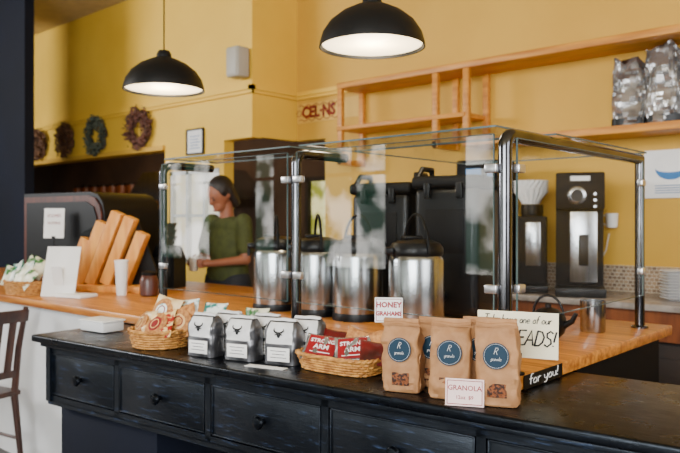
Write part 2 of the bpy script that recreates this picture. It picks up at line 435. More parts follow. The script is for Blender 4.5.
# ------------------------------------------------------------------ wood counter
wc = thing('serving_counter','white panelled counter with thick butcher-block top','counter',(0,0,0))
MB().span((-7.0,1.85,.92),(-.97,3.2,.962),.006,2).obj('worktop','wood',wc)
MB().span((-6.9,2.3,0),(-1.03,3.12,.92)).span((-6.9,1.9,0),(-3.12,2.3,.92)).obj('base','white',wc)
MB().span((-1.03,2.3,0),(-1.0,3.12,.92)).obj('end_panel','rubber',wc)

bc = thing('back_counter','brown wooden cabinets under a grey stone top','counter',(0,0,0))
MB().span((-4.6,4.32,.88),(1,4.98,.92),.006).obj('worktop','marble',bc)
MB().span((-4.58,4.4,0),(.98,4.97,.88)).obj('body','dark',bc)  # body and doors toned darker than the brown apron
MB().span((-4.58,4.36,.7),(.98,4.4,.88)).obj('apron','cabwood',bc)
for i in range(9):
    x=-4.55+i*.61
    d=MB().span((x,4.375,.1),(x+.58,4.4,.68),.004); d.span((x+.07,4.368,.18),(x+.51,4.378,.6),.003)
    do=d.obj('door','dark',bc)
    MB().tube([(x+.52,4.376,.45),(x+.52,4.352,.45),(x+.52,4.352,.55),(x+.52,4.376,.55)],.006).obj('handle','chrome',do)

# ------------------------------------------------------------------ wall shelf unit
sh = thing('wall_shelf','pine wood shelving frame with long boards on the wall','shelf',(0,0,0))
for (a,c) in [((-4.2,4.65,2.565),(0,4.99,2.615)),((-4.2,4.65,2.2),(-2.9,4.99,2.235)),((-2.92,4.65,1.975),(0,4.99,2.025))]:
    MB().span(a,c,.003).obj('shelf_board','shelfwood',sh)
for x,z0,z1 in [(-4.2,1.9,2.57),(-3.2,1.98,2.57),(-2.92,1.985,2.57)]:
    MB().span((x,4.66,z0),(x+.05,4.70,z1),.002).obj('upright','shelfwood',sh)
    MB().span((x,4.95,z0),(x+.05,4.99,z1),.002).obj('upright','shelfwood',sh)
MB().span((-4.2,4.66,1.9),(-4.16,4.99,1.95)).obj('bracket','shelfwood',sh)
MB().span((-3.2,4.66,1.98),(-3.16,4.99,2.03)).obj('bracket','shelfwood',sh)

# ------------------------------------------------------------------ pendant lamps
def lamp(loc,label):
    L = thing('pendant_lamp',label,'lamp',loc,group='black pendant lamps over the counter')
    R=.225
    prof=[(.012,.225),(.03,.222),(.04,.205),(.042,.185),(.075,.172),(.13,.145),(.18,.105),(.21,.06),(.222,.02),(R,0),(R-.006,0),(.216,.02),(.2,.06),(.172,.1),(.122,.138),(.07,.163),(.01,.17)]
    MB().lathe(prof,48,caps=False).obj('lamp_shade','lampblk',L)
    MB().lathe([(.004,.012),(.212,.012),(.212,.018),(.004,.018)],48).obj('diffuser','lampin',L)
    MB().cyl((0,0,.22),(0,0,3.9-loc[2]-.03),.004,.004,8).obj('cord','rubber',L)
    MB().lathe([(.05,3.9-loc[2]-.03),(.05,3.9-loc[2])],24).obj('canopy','lampblk',L)
    return L
L1=lamp((-1.918,2.349,2.14),'black dome pendant lamp with glowing cream interior')
dup(L1,(-3.417,2.337,2.14))
for x,y in ((-1.918,2.349),(-3.417,2.337)):
    li=bpy.data.lights.new('lamp_glow','POINT'); li.energy=12; li.color=(1,.84,.6); li.shadow_soft_size=.1
    o=bpy.data.objects.new('lamp_glow',li); o.location=(x,y,2.09); COL.objects.link(o)

# ------------------------------------------------------------------ glass sneeze guard
sg = thing('sneeze_guard','glass sneeze guard with dark chrome posts and clamps','sneeze guard',(0,0,0))
zt=1.68; zb=.962
def post(x,y,arm=None,r=.0195):
    m=MB()
    if arm:
        pts=[(x,y,zb),(x,y,zt-.06)]
        for k in range(1,7):
            a=k/6*pi/2; pts.append((x,y+.04*(1-math.cos(a)),zt-.06+.04*math.sin(a)))
        pts.append((x,y+arm,zt-.02))
        m.tube(pts,r,16)
    else: m.cyl((x,y,zb),(x,y,zt-.02),r,None,16)
    m.lathe([(.034,0),(.034,.006),(.02,.012)],20,c=(x,y,zb))
    m.obj('post','chrome',sg)
post(-2.80,1.91,.28); post(-1.93,1.91,.28); post(-1.05,1.91,1.13,.021); post(-1.05,3.04)
def pane(a,b,name,g='glass'):
    p=MB().span(a,b,.0,1).obj(name,g,sg)
    e=MB(); t_=.0025
    ax=[i for i in range(3) if abs(b[i]-a[i])>.05]
    i,j=ax
    for (k_,o_) in ((i,j),(j,i)):
        for side in (a,b):
            lo=list(a); hi=list(b); lo[k_]=side[k_]-t_/2; hi[k_]=side[k_]+t_/2; e.span(lo,hi)
    e.obj('polished_edge','glassedge',p)
for (x0,x1) in [(-2.775,-1.955),(-1.905,-1.075)]:
    pane((x0,1.885,1.1),(x1,1.891,1.662),'glass_panel')
    pane((x0,1.90,1.684),(x1,2.2,1.69),'glass_top')
pane((-1.03,1.94,1.1),(-1.024,3.01,1.65),'glass_panel','glassside')
pane((-1.9,2.21,1.684),(-1.03,3.06,1.69),'glass_top','glassside')
for x in (-2.80,-1.93,-1.05):
    for z in (1.2,1.56):
        for s in (-1,1):
            if (x==-2.80 and s==-1) or (x==-1.05 and s==1): continue
            MB().box((x+s*.032,1.888,z),(.042,.022,.026),None,.004).obj('clamp','clampm',sg)
for y in (1.955,2.995):
    for z in (1.2,1.56): MB().box((-1.027,y,z),(.022,.042,.026),None,.004).obj('clamp','clampm',sg)

# ------------------------------------------------------------------ kraft bags
def superrect(hw,hd,z,n=32,e=.35,oy=0.):
    r=[]
    for j in range(n):
        a=2*pi*j/n; c,s_=math.cos(a),math.sin(a)
        r.append(Vector((hw*abs(c)**e*(1 if c>=0 else -1), oy+hd*abs(s_)**e*(1 if s_>=0 else -1), z)))
    return r
def kraftbag(loc,rz,H,label,seed=0,lean=0.):
    T=thing('granola_bag',label,'bag',loc,rz,'kraft paper granola bags')
    key=[(0,.050,.030),(.004,.053,.033),(.03,.055,.036),(.08,.0555,.036),(.12,.055,.031),(.155,.054,.022),(.18,.0525,.010),(.194,.052,.004),(.2,.052,.003)]
    secs=[]
    for q in range(len(key)-1):
        nsub=4 if key[q+1][0]-key[q][0]>.02 else 1
        for j in range(nsub):
            f=j/nsub; secs.append(tuple(key[q][i]*(1-f)+key[q+1][i]*f for i in range(3)))
    secs.append(key[-1])
    k=H/.2; rs=[]
    for z,hw,hd in secs:
        ring=superrect(hw,hd,z*k,72,.25)
        for p in ring:
            if z>.01:
                cr=abs(noise.noise(Vector((p.x*34+seed*9,p.y*40,z*32))))
                front = 1 if abs(p.x)>.034 or z<.06 or z>.155 else .25
                if z>.185: front=.4
                p.x+=noise.noise(Vector((z*40,seed*7,p.y*40)))*.008+lean*z
                p.y+=(-.015*cr+.003)*front*(1 if p.y<0 else -1)
        rs.append(ring)
    MB().rings(rs).obj('body','kraft',T,sharp=22)
    m=MB(); m.tube([(x+lean*.19,-.009+.0012*math.sin(x*120+seed),.186*k+.002*math.sin(x*70+seed*2)) for x in [-.052+.0104*i for i in range(11)]],.0062,8); m.obj('rolled_top','kraft',T)
    MB().box((lean*.19,-.0145,.183*k),(.112,.0014,.005),(.12,0,0)).obj('tin_tie','kraft',T)
    zc=.118*k; slope=.16
    mt=Matrix.Translation((lean*.1,-.0385,zc)) @ RX(-slope+pi/2)
    mm=MB(); mm.lathe([(.001,0),(.034,0),(.034,.0008),(.001,.0008)],40)
    lb=mm.xf(mt).obj('label_sticker','teal',T)
    brush('R',.017,.0,.0,-.0012,.0005,.3).xf(mt@RX(-pi/2)@TR(-.001,0,.004)).obj('lettering','paper',lb)
    brush('granola',.009,.0,-.012,-.0012,.00035,.25).xf(mt@RX(-pi/2)).obj('lettering','paper',lb)
    mm=MB()
    mm.tube([Vector((.0305*math.cos(a*pi/20),.0305*math.sin(a*pi/20),.001)) for a in range(40)],.0003,4,True)
    mm.xf(mt).obj('ring','paper',lb)
    mm=MB(); mm.box((0,-.0368,.038*k),(.05,.002,.036),None,.0008); mm.obj('window','granola',T)
    return T
kraftbag((-1.225,1.645,.92),math.radians(20),.205,'kraft paper granola bag with round teal label',1,-.03)
kraftbag((-1.085,1.668,.92),math.radians(25),.215,'kraft paper granola bag with round teal label',2,.03)
kraftbag((-.945,1.685,.92),math.radians(22),.225,'tall kraft paper granola bag with round teal label',3,-.02)
kraftbag((-1.19,1.755,.92),math.radians(14),.2,'kraft paper granola bag standing behind other bags',4)
kraftbag((-1.055,1.785,.92),math.radians(20),.21,'kraft paper granola bag standing behind other bags',5)

def card(name,label,loc,rz,w,h,mcard,lines,tilt=-.15,stand=0.,border=None,prop=True):
    T=thing(name,label,'sign',loc,rz)
    B=Matrix.Translation((0,0,stand)) @ RX(tilt)
    m=MB(); m.box((0,0,h/2),(w,.0018,h))
    c=m.xf(B).obj('card',mcard,T)
    for (s,size,x,z,mt_,kw) in lines:
        tx=text(s,size,(x,-.0013,z),mt_,None,**kw); tx.data.transform(B); tx.parent=c
    if border:
        m=MB(); q=.004
        for a,b_ in [((-w/2+q,-.002,q),(w/2-q,-.0008,q+.0018)),((-w/2+q,-.002,h-q-.0018),(w/2-q,-.0008,h-q)),((-w/2+q,-.002,q),(-w/2+q+.0018,-.0008,h-q)),((w/2-q-.0018,-.002,q),(w/2-q,-.0008,h-q))]: m.span(a,b_)
        m.xf(B).obj('border',border,c)
    if not prop: return T,c,B
    m=MB()
    if stand:
        m.cyl((0,.006,.0),(0,.004,stand+.02),.0025,.0025,8); m.lathe([(.022,0),(.022,.005),(.004,.008)],20,c=(0,.006,0))
        m.box((0,.002,stand+.006),(.03,.008,.014))
    else:
        m.box((0,.01,h*.3),(w*.3,.002,h*.6),(.25,0,0))
    m.obj('stand','rubber' if stand else mcard,T)
    return T,c,B
card('price_card','small pink card with red hand lettering propped on counter',(-1.0,1.605,.92),math.radians(26),.1,.07,'pink',
     [('GRANOLA',.0185,0,.046,'red',dict(bold=.0003)),('12oz  $9',.013,0,.022,'red',dict(bold=.0002))],border='red',tilt=-.1)
card('price_card','white card with red border and lettering on stand',(-1.425,1.83,.92),math.radians(34),.09,.08,'paper',
     [('HONEY',.024,0,.056,'red',dict(bold=.0011)),('GRAHAMS',.019,0,.028,'red',dict(bold=.0010,sx=.95))],tilt=-.05,stand=.155,border='red')
T,c,B=card('bread_sign','cream hand lettered bread card on small black stand',(-.99,1.868,.962),math.radians(18),.23,.13,'creamcard',[],tilt=-.1,stand=.05)
brush('Take home one of our',.0217,0,.098,-.002,.0013,.2).xf(B).obj('lettering','ink',c)
brush('BREADS!',.042,.026,.036,-.0025,.0027,.22).xf(B).obj('lettering','ink',c)
T,c,B=card('edge_plaque','dark strip with pale hand lettering on worktop edge',(-.9655,1.99,.922),math.radians(90),.25,.04,'plastic',[],tilt=0,prop=False)  # dark strip paints in the shade on the worktop end behind the lettering
brush('for you!',.029,0,.011,-.002,.0015,.1,2.1).xf(B).obj('lettering','paper',c)

# ------------------------------------------------------------------ baskets
def basket(loc,rz,a,b_,H,label,e=1.,rows=8,stakes=26):
    T=thing('wicker_basket',label,'basket',loc,rz)
    def P(th,z,off=0.):
        f=.86+.14*z/H; c,s_=math.cos(th),math.sin(th)
        x=(a*f+off)*abs(c)**e*(1 if c>=0 else -1); y=(b_*f+off)*abs(s_)**e*(1 if s_>=0 else -1)
        return Vector((x,y,z))
    m=MB(); n=stakes*4; rw=H/rows/2
    for i in range(rows):
        z=rw+i*(H-rw*2)/(rows-1)
        m.tube([P(2*pi*k/n,z,.0028*math.cos(pi*i+stakes*pi*k/n)) for k in range(n)],rw*1.0,6,True)
    for k in range(stakes):
        th=2*pi*k/stakes
        m.tube([P(th,0),P(th,H*.5),P(th,H)],.0028,5)
    m.obj('weave','wicker',T,sharp=80)
    m=MB()
    for kk in range(2):
        m.tube([P(2*pi*k/n,H+.003*math.sin(stakes*pi*k/n+kk*pi),.004*math.cos(stakes*pi*k/n+kk*pi)) for k in range(n)],.005,6,True)
    m.obj('rim','wicker',T,sharp=80)
    m=MB(); m.rings([[P(2*pi*k/48,0)*1. for k in range(48)],[P(2*pi*k/48,.006) for k in range(48)]]); m.obj('bottom','wicker',T)
    return T
def packet(name,label,loc,rot,w,h,t,m,seed,cat='packet',group=None):
    T=thing(name,label,cat,loc,0,group); T.rotation_euler=rot
    MB().pillow(w,h,t,Matrix(),12,seed).obj('wrapper',m,T,sharp=50)
    return T
basket((-1.545,1.74,.92),.06,.155,.09,.05,'low rectangular wicker basket of red snack packets',e=.6,rows=6,stakes=30)
k=0
for (x,y,z,tx_,ty_,rz) in [(-1.61,1.712,.985,-.85,.12,.5),(-1.495,1.735,.988,-.8,-.1,.6)]:
    k+=1
    T=thing('graham_packet','clear packet with dark red label lying in basket','packet',(x,y,z),0,'red labelled graham packets'); T.rotation_euler=(tx_,ty_,rz)
    MB().pillow(.125,.11,.024,seed=k,wr=.2).obj('wrapper','silver',T,sharp=50)
    l=MB().box((0,-.0135,0),(.095,.002,.078),None,.0006).obj('label_sticker','red',T)
    text('STRONG',.0205,(0,-.0148,.018),'paper',l,bold=.0005); text('ARM',.025,(0,-.0148,-.006),'paper',l,bold=.0006)
    MB().span((-.034,-.015,-.029),(.034,-.0144,-.026)).obj('line','paper',l)
for (x,y,z,tx_,ty_,rz,mm_) in [(-1.415,1.755,.985,-.9,.2,.8,'maroon'),(-1.43,1.80,1.01,-.6,-.3,.5,'cookie'),(-1.63,1.80,.985,-.5,.1,.3,'maroon'),(-1.53,1.805,.995,-.45,.3,.4,'cookie'),(-1.45,1.825,.985,-.4,-.2,.3,'maroon')]:
    packet('snack_bar','dark red brown foil snack packet in wicker basket',(x,y,z),(tx_,ty_,rz),.11,.1,.024,mm_,40+x*10,group='dark red snack packets')

basket((-2.375,1.61,.92),0,.118,.118,.065,'round wicker basket filled with wrapped cookies',e=1,rows=7,stakes=26)
cols=['creampack','redpack','creampack','cookie','redpack','tealpack']
pos=[(-2.435,1.575,.995,-.55,-.25),(-2.34,1.575,1.0,-.7,.35),(-2.385,1.635,1.045,-.45,.1),(-2.30,1.645,1.01,-.45,.7),(-2.45,1.67,1.01,-.25,-.2),(-2.35,1.70,1.03,-.3,.2)]
for i,(x,y,z,a,r) in enumerate(pos):
    T=thing('cookie_packet','large round cookie in crinkled clear wrapper with label','packet',(x,y,z),0,'wrapped cookies in round basket'); T.rotation_euler=(a,random.uniform(-.4,.4),r)
    MB().pillow(.145,.13,.03,seed=20+i,wr=.3).obj('wrapper',cols[i],T,sharp=50)
    mm=MB(); mm.lathe([(.001,0),(.05,0),(.053,.003),(.05,.007),(.03,.009),(.001,.009)],32)
    mm.xf(TR(0,-.012,0)@RX(pi/2)).obj('cookie','cookie',T)
    mm=MB(); mm.lathe([(.001,0),(.03,0),(.03,.001),(.001,.001)],28)
    lb=mm.xf(TR(0,-.0213,0)@RX(pi/2)).obj('label_sticker',['creampack','red','tealpack'][i%3],T)
    mm=MB(); mm.lathe([(.017,0),(.021,0),(.021,.001),(.017,.001)],28,caps=False)
    mm.xf(TR(0,-.0226,0)@RX(pi/2)).obj('ring','red' if i%3!=1 else 'creampack',lb)
for i,(x,y,z,a,r,mm_) in enumerate([(-2.21,1.70,.965,-.5,.6,'tealpack'),(-2.25,1.79,.967,-.3,.3,'tealpack'),(-2.15,1.79,.967,-.35,.9,'tealpack'),(-2.36,1.82,.967,-.4,.1,'creampack'),(-2.12,1.88,1.01,-.2,.5,'greenpack'),(-2.22,1.745,1.04,-.6,.4,'tealpack')]):
    T=packet('snack_packet','teal printed snack packet leaning on counter',(x,y,z+.002),(a,0,r),.1,.1,.03,mm_,60+i,group='teal snack packets beside the basket')

# coffee pouches with bull-head emblem
def pouch(loc,rz,seed=0):
    T=thing('coffee_pouch','soft silver grey pouch with white emblem label','pouch',loc,rz,'white labelled coffee pouches')
    HH=.146
    def body(w,d,z0,z1,H,grow=0.,front=False):
        rs=[]; n=24
        for q in range(n+1):
            z=z0+(z1-z0)*q/n; f=z/H
            t=max(0.,(f-.6)/.4); kx=1-.24*t**3
            ky=(1-t**2)**.7*.82+.18 if t>0 else 1
            ring=superrect(w*kx+(grow if not front else -.004),d*ky+grow,min(z,H),64,.42)
            for p in ring:
                nn=noise.noise(Vector((p.x*32+seed,0,p.z*32))); n2=noise.noise(Vector((p.z*55,seed+4,.3)))
                p.y+=.006*nn; p.x+=.003*n2
                if front: p.y=min(p.y,d*ky*-.35)
            rs.append(ring)
        return MB().rings(rs)
    body(.063,.04,0,HH-.002,HH).obj('body','sacgrey',T,sharp=60)
    l=body(.063,.04,.07,HH-.006,HH,.0014,True).obj('label_wrap','whitefoil',T,sharp=60)
    MB().tube([(x,.001*math.sin(x*150+seed),HH-.002-.5*x*x+.0012*math.sin(x*90+seed)) for x in [-.048+.0096*i for i in range(11)]],.0095,10).obj('rolled_top','whitefoil',T)
    MB().tube([(x,-.0095,HH-.004-.5*x*x) for x in [-.05+.01*i for i in range(11)]],.0026,6).obj('tin_tie','rubber',T)
    m=MB(); y=-.0445
    m.sphere((0,y+.001,.101),(.006,.004,.011),14)
    for s in (-1,1):
        m.tube([(s*.003,y,.108),(s*.011,y,.110),(s*.018,y+.002,.115),(s*.0175,y+.005,.122)],[.003,.003,.0022,.0012],6)
        m.tube([(s*.005,y,.104),(s*.014,y+.001,.101)],[.0028,.0015],6)
    m.obj('emblem','ink',l)
    MB().box((0,-.0435,.035),(.084,.002,.046),None,.0006).obj('info_label','paper',T)
    m=MB()
    for q in range(3): m.box((.0,-.0448,.047-.011*q),(.06-.014*(q%2),.0006,.002))
    m.obj('print','ink',[c for c in T.children if c.name.startswith('info_label')][0])
    return T
random.seed(5)
ps_=[pouch((-2.085,1.605,.92),math.radians(12),0),pouch((-1.925,1.647,.92),math.radians(15),3.3),pouch((-1.765,1.69,.92),math.radians(18),7.7)]
for c_ in range(3):
    dup(ps_[(c_+1)%3],(-2.065+.16*c_,1.70+.042*c_,.92),math.radians(12+c_*3+random.uniform(-4,4)))
single(MB().box((0,0,.001),(.15,.035,.0015)).obj('price_strip','paper',None,(-1.76,1.60,.919),.25),'white paper price strip lying flat on black counter','price tag')

T=thing('plastic_tub','shallow white plastic tub with lid on black counter','tub',(-2.90,1.66,.92),.1)
MB().box((0,0,.022),(.17,.11,.044),None,.008).obj('body','white',T); MB().box((0,0,.047),(.18,.12,.008),None,.003).obj('lid','paper',T)

# ------------------------------------------------------------------ left items on wood counter
ZC=.962
basket((-4.33,1.98,ZC),0,.17,.12,.08,'wicker basket of green and white snack packets',rows=7,stakes=28)
for i in range(8):
    packet('snack_packet','green and white printed snack packet in basket',(-4.45+.036*(i%7)+.01,1.94+.035*(i%3),ZC+.1+.03*(i%3)),(random.uniform(-.7,-.2),random.uniform(-.5,.5),random.uniform(-.3,.8)),.12,.13,.035,['greenpack','tealpack','greenpack'][i%3],80+i,group='snack packets in the wicker basket')
card('counter_notice','white paper notice propped up beside the basket',(-4.03,2.02,ZC),math.radians(30),.22,.3,'paper',[],tilt=-.25)
bb=thing('bread_cabinet','black rounded cabinet with dark front and wooden trim','cabinet',(-4.75,2.62,ZC),math.radians(8))
prof=[(-.45,0),(.45,0),(.45,.5),(.43,.57),(.38,.62),(.3,.64),(-.45,.64)]
MB().prism(prof,-.22,.25,.01).obj('body','plastic',bb)
MB().prism([(-.43,.02),(.43,.02),(.43,.49),(.41,.55),(.36,.6),(.29,.615),(-.43,.615)],-.232,-.2,.004).obj('front_panel','redwood',bb)
MB().prism([(-.39,.06),(.39,.06),(.39,.47),(.36,.54),(.28,.575),(-.39,.575)],-.24,-.22,.004).obj('display','plastic',bb)
card('menu_card','white card with small red print fixed on cabinet',(-4.64,2.30,ZC),math.radians(25),.16,.2,'paper',[('SCONES',.03,0,.15,'red',{}),('MUFFINS',.026,0,.1,'red',{})],tilt=-.05,stand=.33)
rk=thing('wooden_rack','large leaning wooden rack with slanted boards and slots','rack',(-4.10,2.45,ZC),math.radians(28))
MB().prism([(-.28,0),(.22,0),(.27,.12),(.13,.46),(.0,.5),(-.28,.36)],.02,.04,.003).obj('back_board','plastic',rk)
sl=[(-.255,.18,.33),(-.165,.235,.44),(-.07,.27,.5),(.03,.255,.46),(.13,.205,.36)]
for i,(x,z,L_) in enumerate(sl):
    MB().box((x,-.02,z),(.074,.07,L_),(0,.4,0),.006).obj('board','orangewood',rk)
MB().box((-.03,-.05,.02),(.52,.16,.04),None,.004).obj('foot','orangewood',rk)
single(MB().lathe([(.028,0),(.03,.005),(.04,.2),(.043,.203),(.043,.21),(.037,.21),(.035,.2),(.026,.01),(.001,.01)],28,caps=False).obj('paper_cup','paper',None,(-3.83,2.32,ZC)),'tall white paper cup on wooden counter','cup')
single(MB().box((0,0,.011),(.2,.14,.02),None,.006).obj('napkin_pile','paper',None,(-3.92,2.08,ZC),.3),'flat white napkin pile on wooden counter','napkins')
ps=thing('card_terminal','black slanted point of sale terminal','terminal',(-4.05,2.80,ZC),math.radians(20))
MB().prism([(-.09,0),(.09,0),(.09,.2),(.05,.28),(-.05,.28),(-.09,.2)],-.06,.08,.01).obj('body','plastic',ps); MB().box((0,-.065,.14),(.13,.01,.12)).obj('screen','ink',ps)
for i in range(3):
    single(MB().lathe([(.03,0),(.05,.05),(.058,.055),(.052,.06),(.028,.012),(.001,.01)],28,caps=False).obj('wooden_bowl','chairwood',None,(-4.05,2.81,ZC+.282+.045*i)),'small dark brown wooden bowl in a stack','bowl','stacked brown bowls')
T=thing('brown_jar','dark brown lidded jar beside the leaning boards','jar',(-3.66,2.40,ZC))
MB().lathe([(.04,0),(.052,.01),(.055,.09),(.045,.12),(.04,.125)],28).obj('body','redwood',T); MB().lathe([(.043,.124),(.045,.14),(.02,.148)],28).obj('lid','rubber',T)

# ------------------------------------------------------------------ airpots
def airpot(loc,label):
    T=thing('airpot',label,'coffee dispenser',loc,-.5,'steel airpots behind the glass')
    MB().lathe([(.112,.03),(.115,.04),(.115,.28),(.108,.3),(.1,.308)],48).obj('body','steel',T)
    MB().lathe([(.116,0),(.118,.02),(.114,.034)],40).obj('base','plastic',T)
    MB().lathe([(.108,.298),(.112,.308),(.112,.33),(.098,.352),(.06,.365),(.03,.368)],40).obj('lid','plastic',T)
    m=MB(); m.tube([(.116*math.cos(a*pi/16),0,.31+.16*math.sin(a*pi/16)) for a in range(17)],.0065,10); m.obj('handle','rubber',T)
    m=MB(); m.box((0,-.115,.32),(.04,.06,.03),None,.008); m.cyl((0,-.135,.315),(0,-.137,.27),.008); m.obj('spout','plastic',T)
    m=MB(); m.box((0,-.02,.373),(.05,.08,.014),None,.005); m.obj('pump_lever','plastic',T)
    return T
a0=airpot((-1.74,2.42,ZC),'brushed steel airpot with black lid and arched handle')
for x,y in ((-2.09,2.46),(-2.34,2.46),(-2.64,2.47)): dup(a0,(x,y,ZC),random.uniform(-.8,-.2))

def bigdisp(loc,label,H,W):
    T=thing('insulated_dispenser',label,'beverage dispenser',loc,math.radians(8),'tall black insulated dispensers')
    MB().box((0,0,H*.46),(W,.27,H*.9),None,.035,4).obj('body','plastic',T)
    MB().box((0,0,H*.94),(W+.02,.29,H*.09),None,.02,3).obj('lid','rubber',T)
    for s in (-1,1):
        q=W/2-.01
        m=MB(); m.tube([(s*q,-.07,H*.93),(s*(q+.015),-.07,H*.99),(s*(q+.005),-.05,H*1.045),(s*(q+.005),.05,H*1.045),(s*(q+.015),.07,H*.99),(s*q,.07,H*.93)],.014,8); m.obj('handle','plastic',T)
    for x in (-.08,.08): MB().box((x,-.148,H*.88),(.03,.02,.07),None,.004).obj('latch','plastic',T)
    m=MB(); m.cyl((0,-.13,.1),(0,-.19,.1),.018); m.cyl((0,-.18,.11),(0,-.18,.06),.012); m.obj('spigot','plastic',T)
    MB().box((0,-.137,H*.6),(W*.6,.006,.2),None,.003).obj('front_plate','rubber',T)
    return T
bigdisp((-1.83,2.87,ZC),'tall black insulated beverage dispenser with lid handles',.66,.32)
bigdisp((-2.21,2.87,ZC),'black insulated beverage dispenser behind airpots',.64,.33)

T=thing('steel_cup','brushed steel tumbler at end of wooden worktop','cup',(-1.15,2.80,ZC))
MB().lathe([(.045,0),(.048,.004),(.05,.125),(.047,.125),(.045,.006),(.001,.006)],32,caps=False).obj('body','steel',T)
T=thing('black_teapot','small round black teapot behind the bread sign','teapot',(-1.22,2.55,ZC))
MB().lathe([(.04,0),(.06,.02),(.07,.055),(.06,.09),(.035,.108),(.012,.115),(.012,.125),(.006,.13)],32).obj('body','plastic',T)
m=MB(); m.tube([(.06*math.cos(a*pi/10),0,.09+.07*math.sin(a*pi/10)) for a in range(11)],.005,8); m.obj('handle','plastic',T)
m=MB(); m.tube([(.06,0,.05),(.095,0,.07),(.11,0,.1)],[.014,.01,.008],10); m.obj('spout','plastic',T)

# ------------------------------------------------------------------ back counter machines
T=thing('coffee_brewer','black and steel coffee brewer with round dial','coffee machine',(-1.98,4.6,.92),math.radians(25))
MB().box((0,.08,.4),(.30,.22,.8),None,.012).obj('body','rubber',T)
MB().box((0,-.05,.68),(.30,.24,.24),None,.012).obj('head','rubber',T)
MB().box((.02,-.14,.32),(.17,.06,.46),None,.008).obj('front_panel','steel',T)
mm=MB(); mm.lathe([(.001,0),(.058,0),(.058,.02),(.046,.026),(.001,.026)],32); mm.xf(TR(-.02,-.168,.65)@RX(pi/2)).obj('dial','steel',T)
mm=MB(); mm.lathe([(.001,0),(.038,0),(.038,.003),(.001,.003)],28); mm.xf(TR(-.02,-.193,.65)@RX(pi/2)).obj('dial_face','ink',T)
MB().box((0.02,-.18,.3),(.06,.02,.2),None,.006).obj('spout','plastic',T)
for q in range(3): MB().cyl((.09,-.168,.58+.04*q),(.09,-.178,.58+.04*q),.009).obj('button','clampm',T)
MB().box((0,-.08,.03),(.31,.3,.06),None,.008).obj('drip_tray','plastic',T)
MB().box((0,-.172,.76),(.12,.006,.03)).obj('badge','paper',T)
T=thing('coffee_grinder','black and steel grinder carrying paper filters','coffee grinder',(-2.33,4.62,.92),math.radians(25))
MB().box((0,.0,.26),(.2,.24,.52),None,.01).obj('body','rubber',T); MB().box((0.01,-.125,.33),(.1,.02,.3),None,.005).obj('front_panel','steel',T)
MB().box((0,-.06,.03),(.22,.32,.05),None,.006).obj('base','plastic',T)
MB().lathe([(.07,.52),(.075,.54),(.075,.6)],28).obj('collar','plastic',T)
T=thing('drip_brewer','tall black drip brewer with square head','coffee machine',(-2.68,4.62,.92),math.radians(20))
MB().box((0,.08,.45),(.38,.2,.9),None,.012).obj('body','rubber',T); MB().box((0,-.06,.8),(.38,.28,.24),None,.015).obj('head','rubber',T)
MB().box((0,-.06,.03),(.38,.3,.06),None,.01).obj('base','steel',T); MB().lathe([(.05,.6),(.1,.66),(.1,.7)],28,c=(0,-.08,0)).obj('brew_basket','steel',T)
MB().box((-.02,-.203,.82),(.2,.006,.08)).obj('screen','blueink',T)
def wob(a,r,z): return r*(1+.11*math.sin(a*18)*(z/.09)**1.3) if z>0 else r
f0=single(MB().lathe([(.06,0),(.072,.03),(.092,.06),(.11,.09),(.104,.09),(.07,.03),(.055,.006)],144,caps=False,wob=wob).obj('coffee_filter','paper',None,(-2.33,4.60,1.525)),'white fluted paper coffee filter in a stack','coffee filter','stack of paper filters')
for i in range(4): dup(f0,(-2.33,4.60,1.525+.018*(i+1)),i*.12)
p=single(MB().lathe([(.05,0),(.055,.004),(.1,.018),(.102,.021),(.098,.022),(.052,.008),(.001,.006)],40,caps=False).obj('plate','white',None,(-1.37,4.62,.922)),'white ceramic plate in a stack','plate','stack of white plates')
for i in range(9): dup(p,(-1.37,4.62,.922+.018*(i+1)))
T=thing('hanging_mug','white mug hanging on a wall hook','mug',(-1.89,4.93,1.36))
MB().lathe([(.03,0),(.036,.006),(.042,.1),(.039,.1),(.034,.01),(.001,.01)],28,caps=False).obj('body','paper',T)
m=MB(); m.tube([(-.04,0,.02),(-.07,0,.03),(-.075,0,.06),(-.06,0,.085),(-.04,0,.085)],.005,8); m.obj('handle','paper',T)
MB().tube([(-.065,.07,.12),(-.065,.0,.115),(-.065,-.01,.09)],.003,8).obj('hook','chrome',T)
single(MB().tube([(-1.93,4.985,1.32),(-1.95,4.975,1.2),(-2.0,4.97,1.1),(-1.98,4.96,1.0),(-2.04,4.93,.93)],.005,8).obj('power_cable','cable'),'pale power cable hanging down the wall','cable')
T=thing('wall_poster','white notice with blue crescent shape on wall','poster',(-1.52,4.985,1.56))
MB().span((-.17,-.003,0),(.17,.003,.32)).obj('sheet','paper',T)
m=MB(); n=24; pl=[(.1*math.cos(a),.2+.08*math.sin(a)) for a in [pi*1.0+pi*k/n for k in range(n+1)]]+[(.1*math.cos(a),.2+.03*math.sin(a)) for a in [2*pi-pi*k/n for k in range(1,n)]]
m.prism(pl,-.0045,-.003); m.obj('crescent','blueink',T)
m=MB()
for q in range(4): m.span((-.1,-.0045,.08-.016*q),(.08-.02*(q%2),-.003,.085-.016*q))
m.obj('print','blueink',T)
T=thing('wall_notice','small white notice pinned on yellow wall','poster',(-1.28,4.985,1.88)); MB().span((-.16,-.003,0),(.16,.003,.08)).obj('sheet','paper',T)

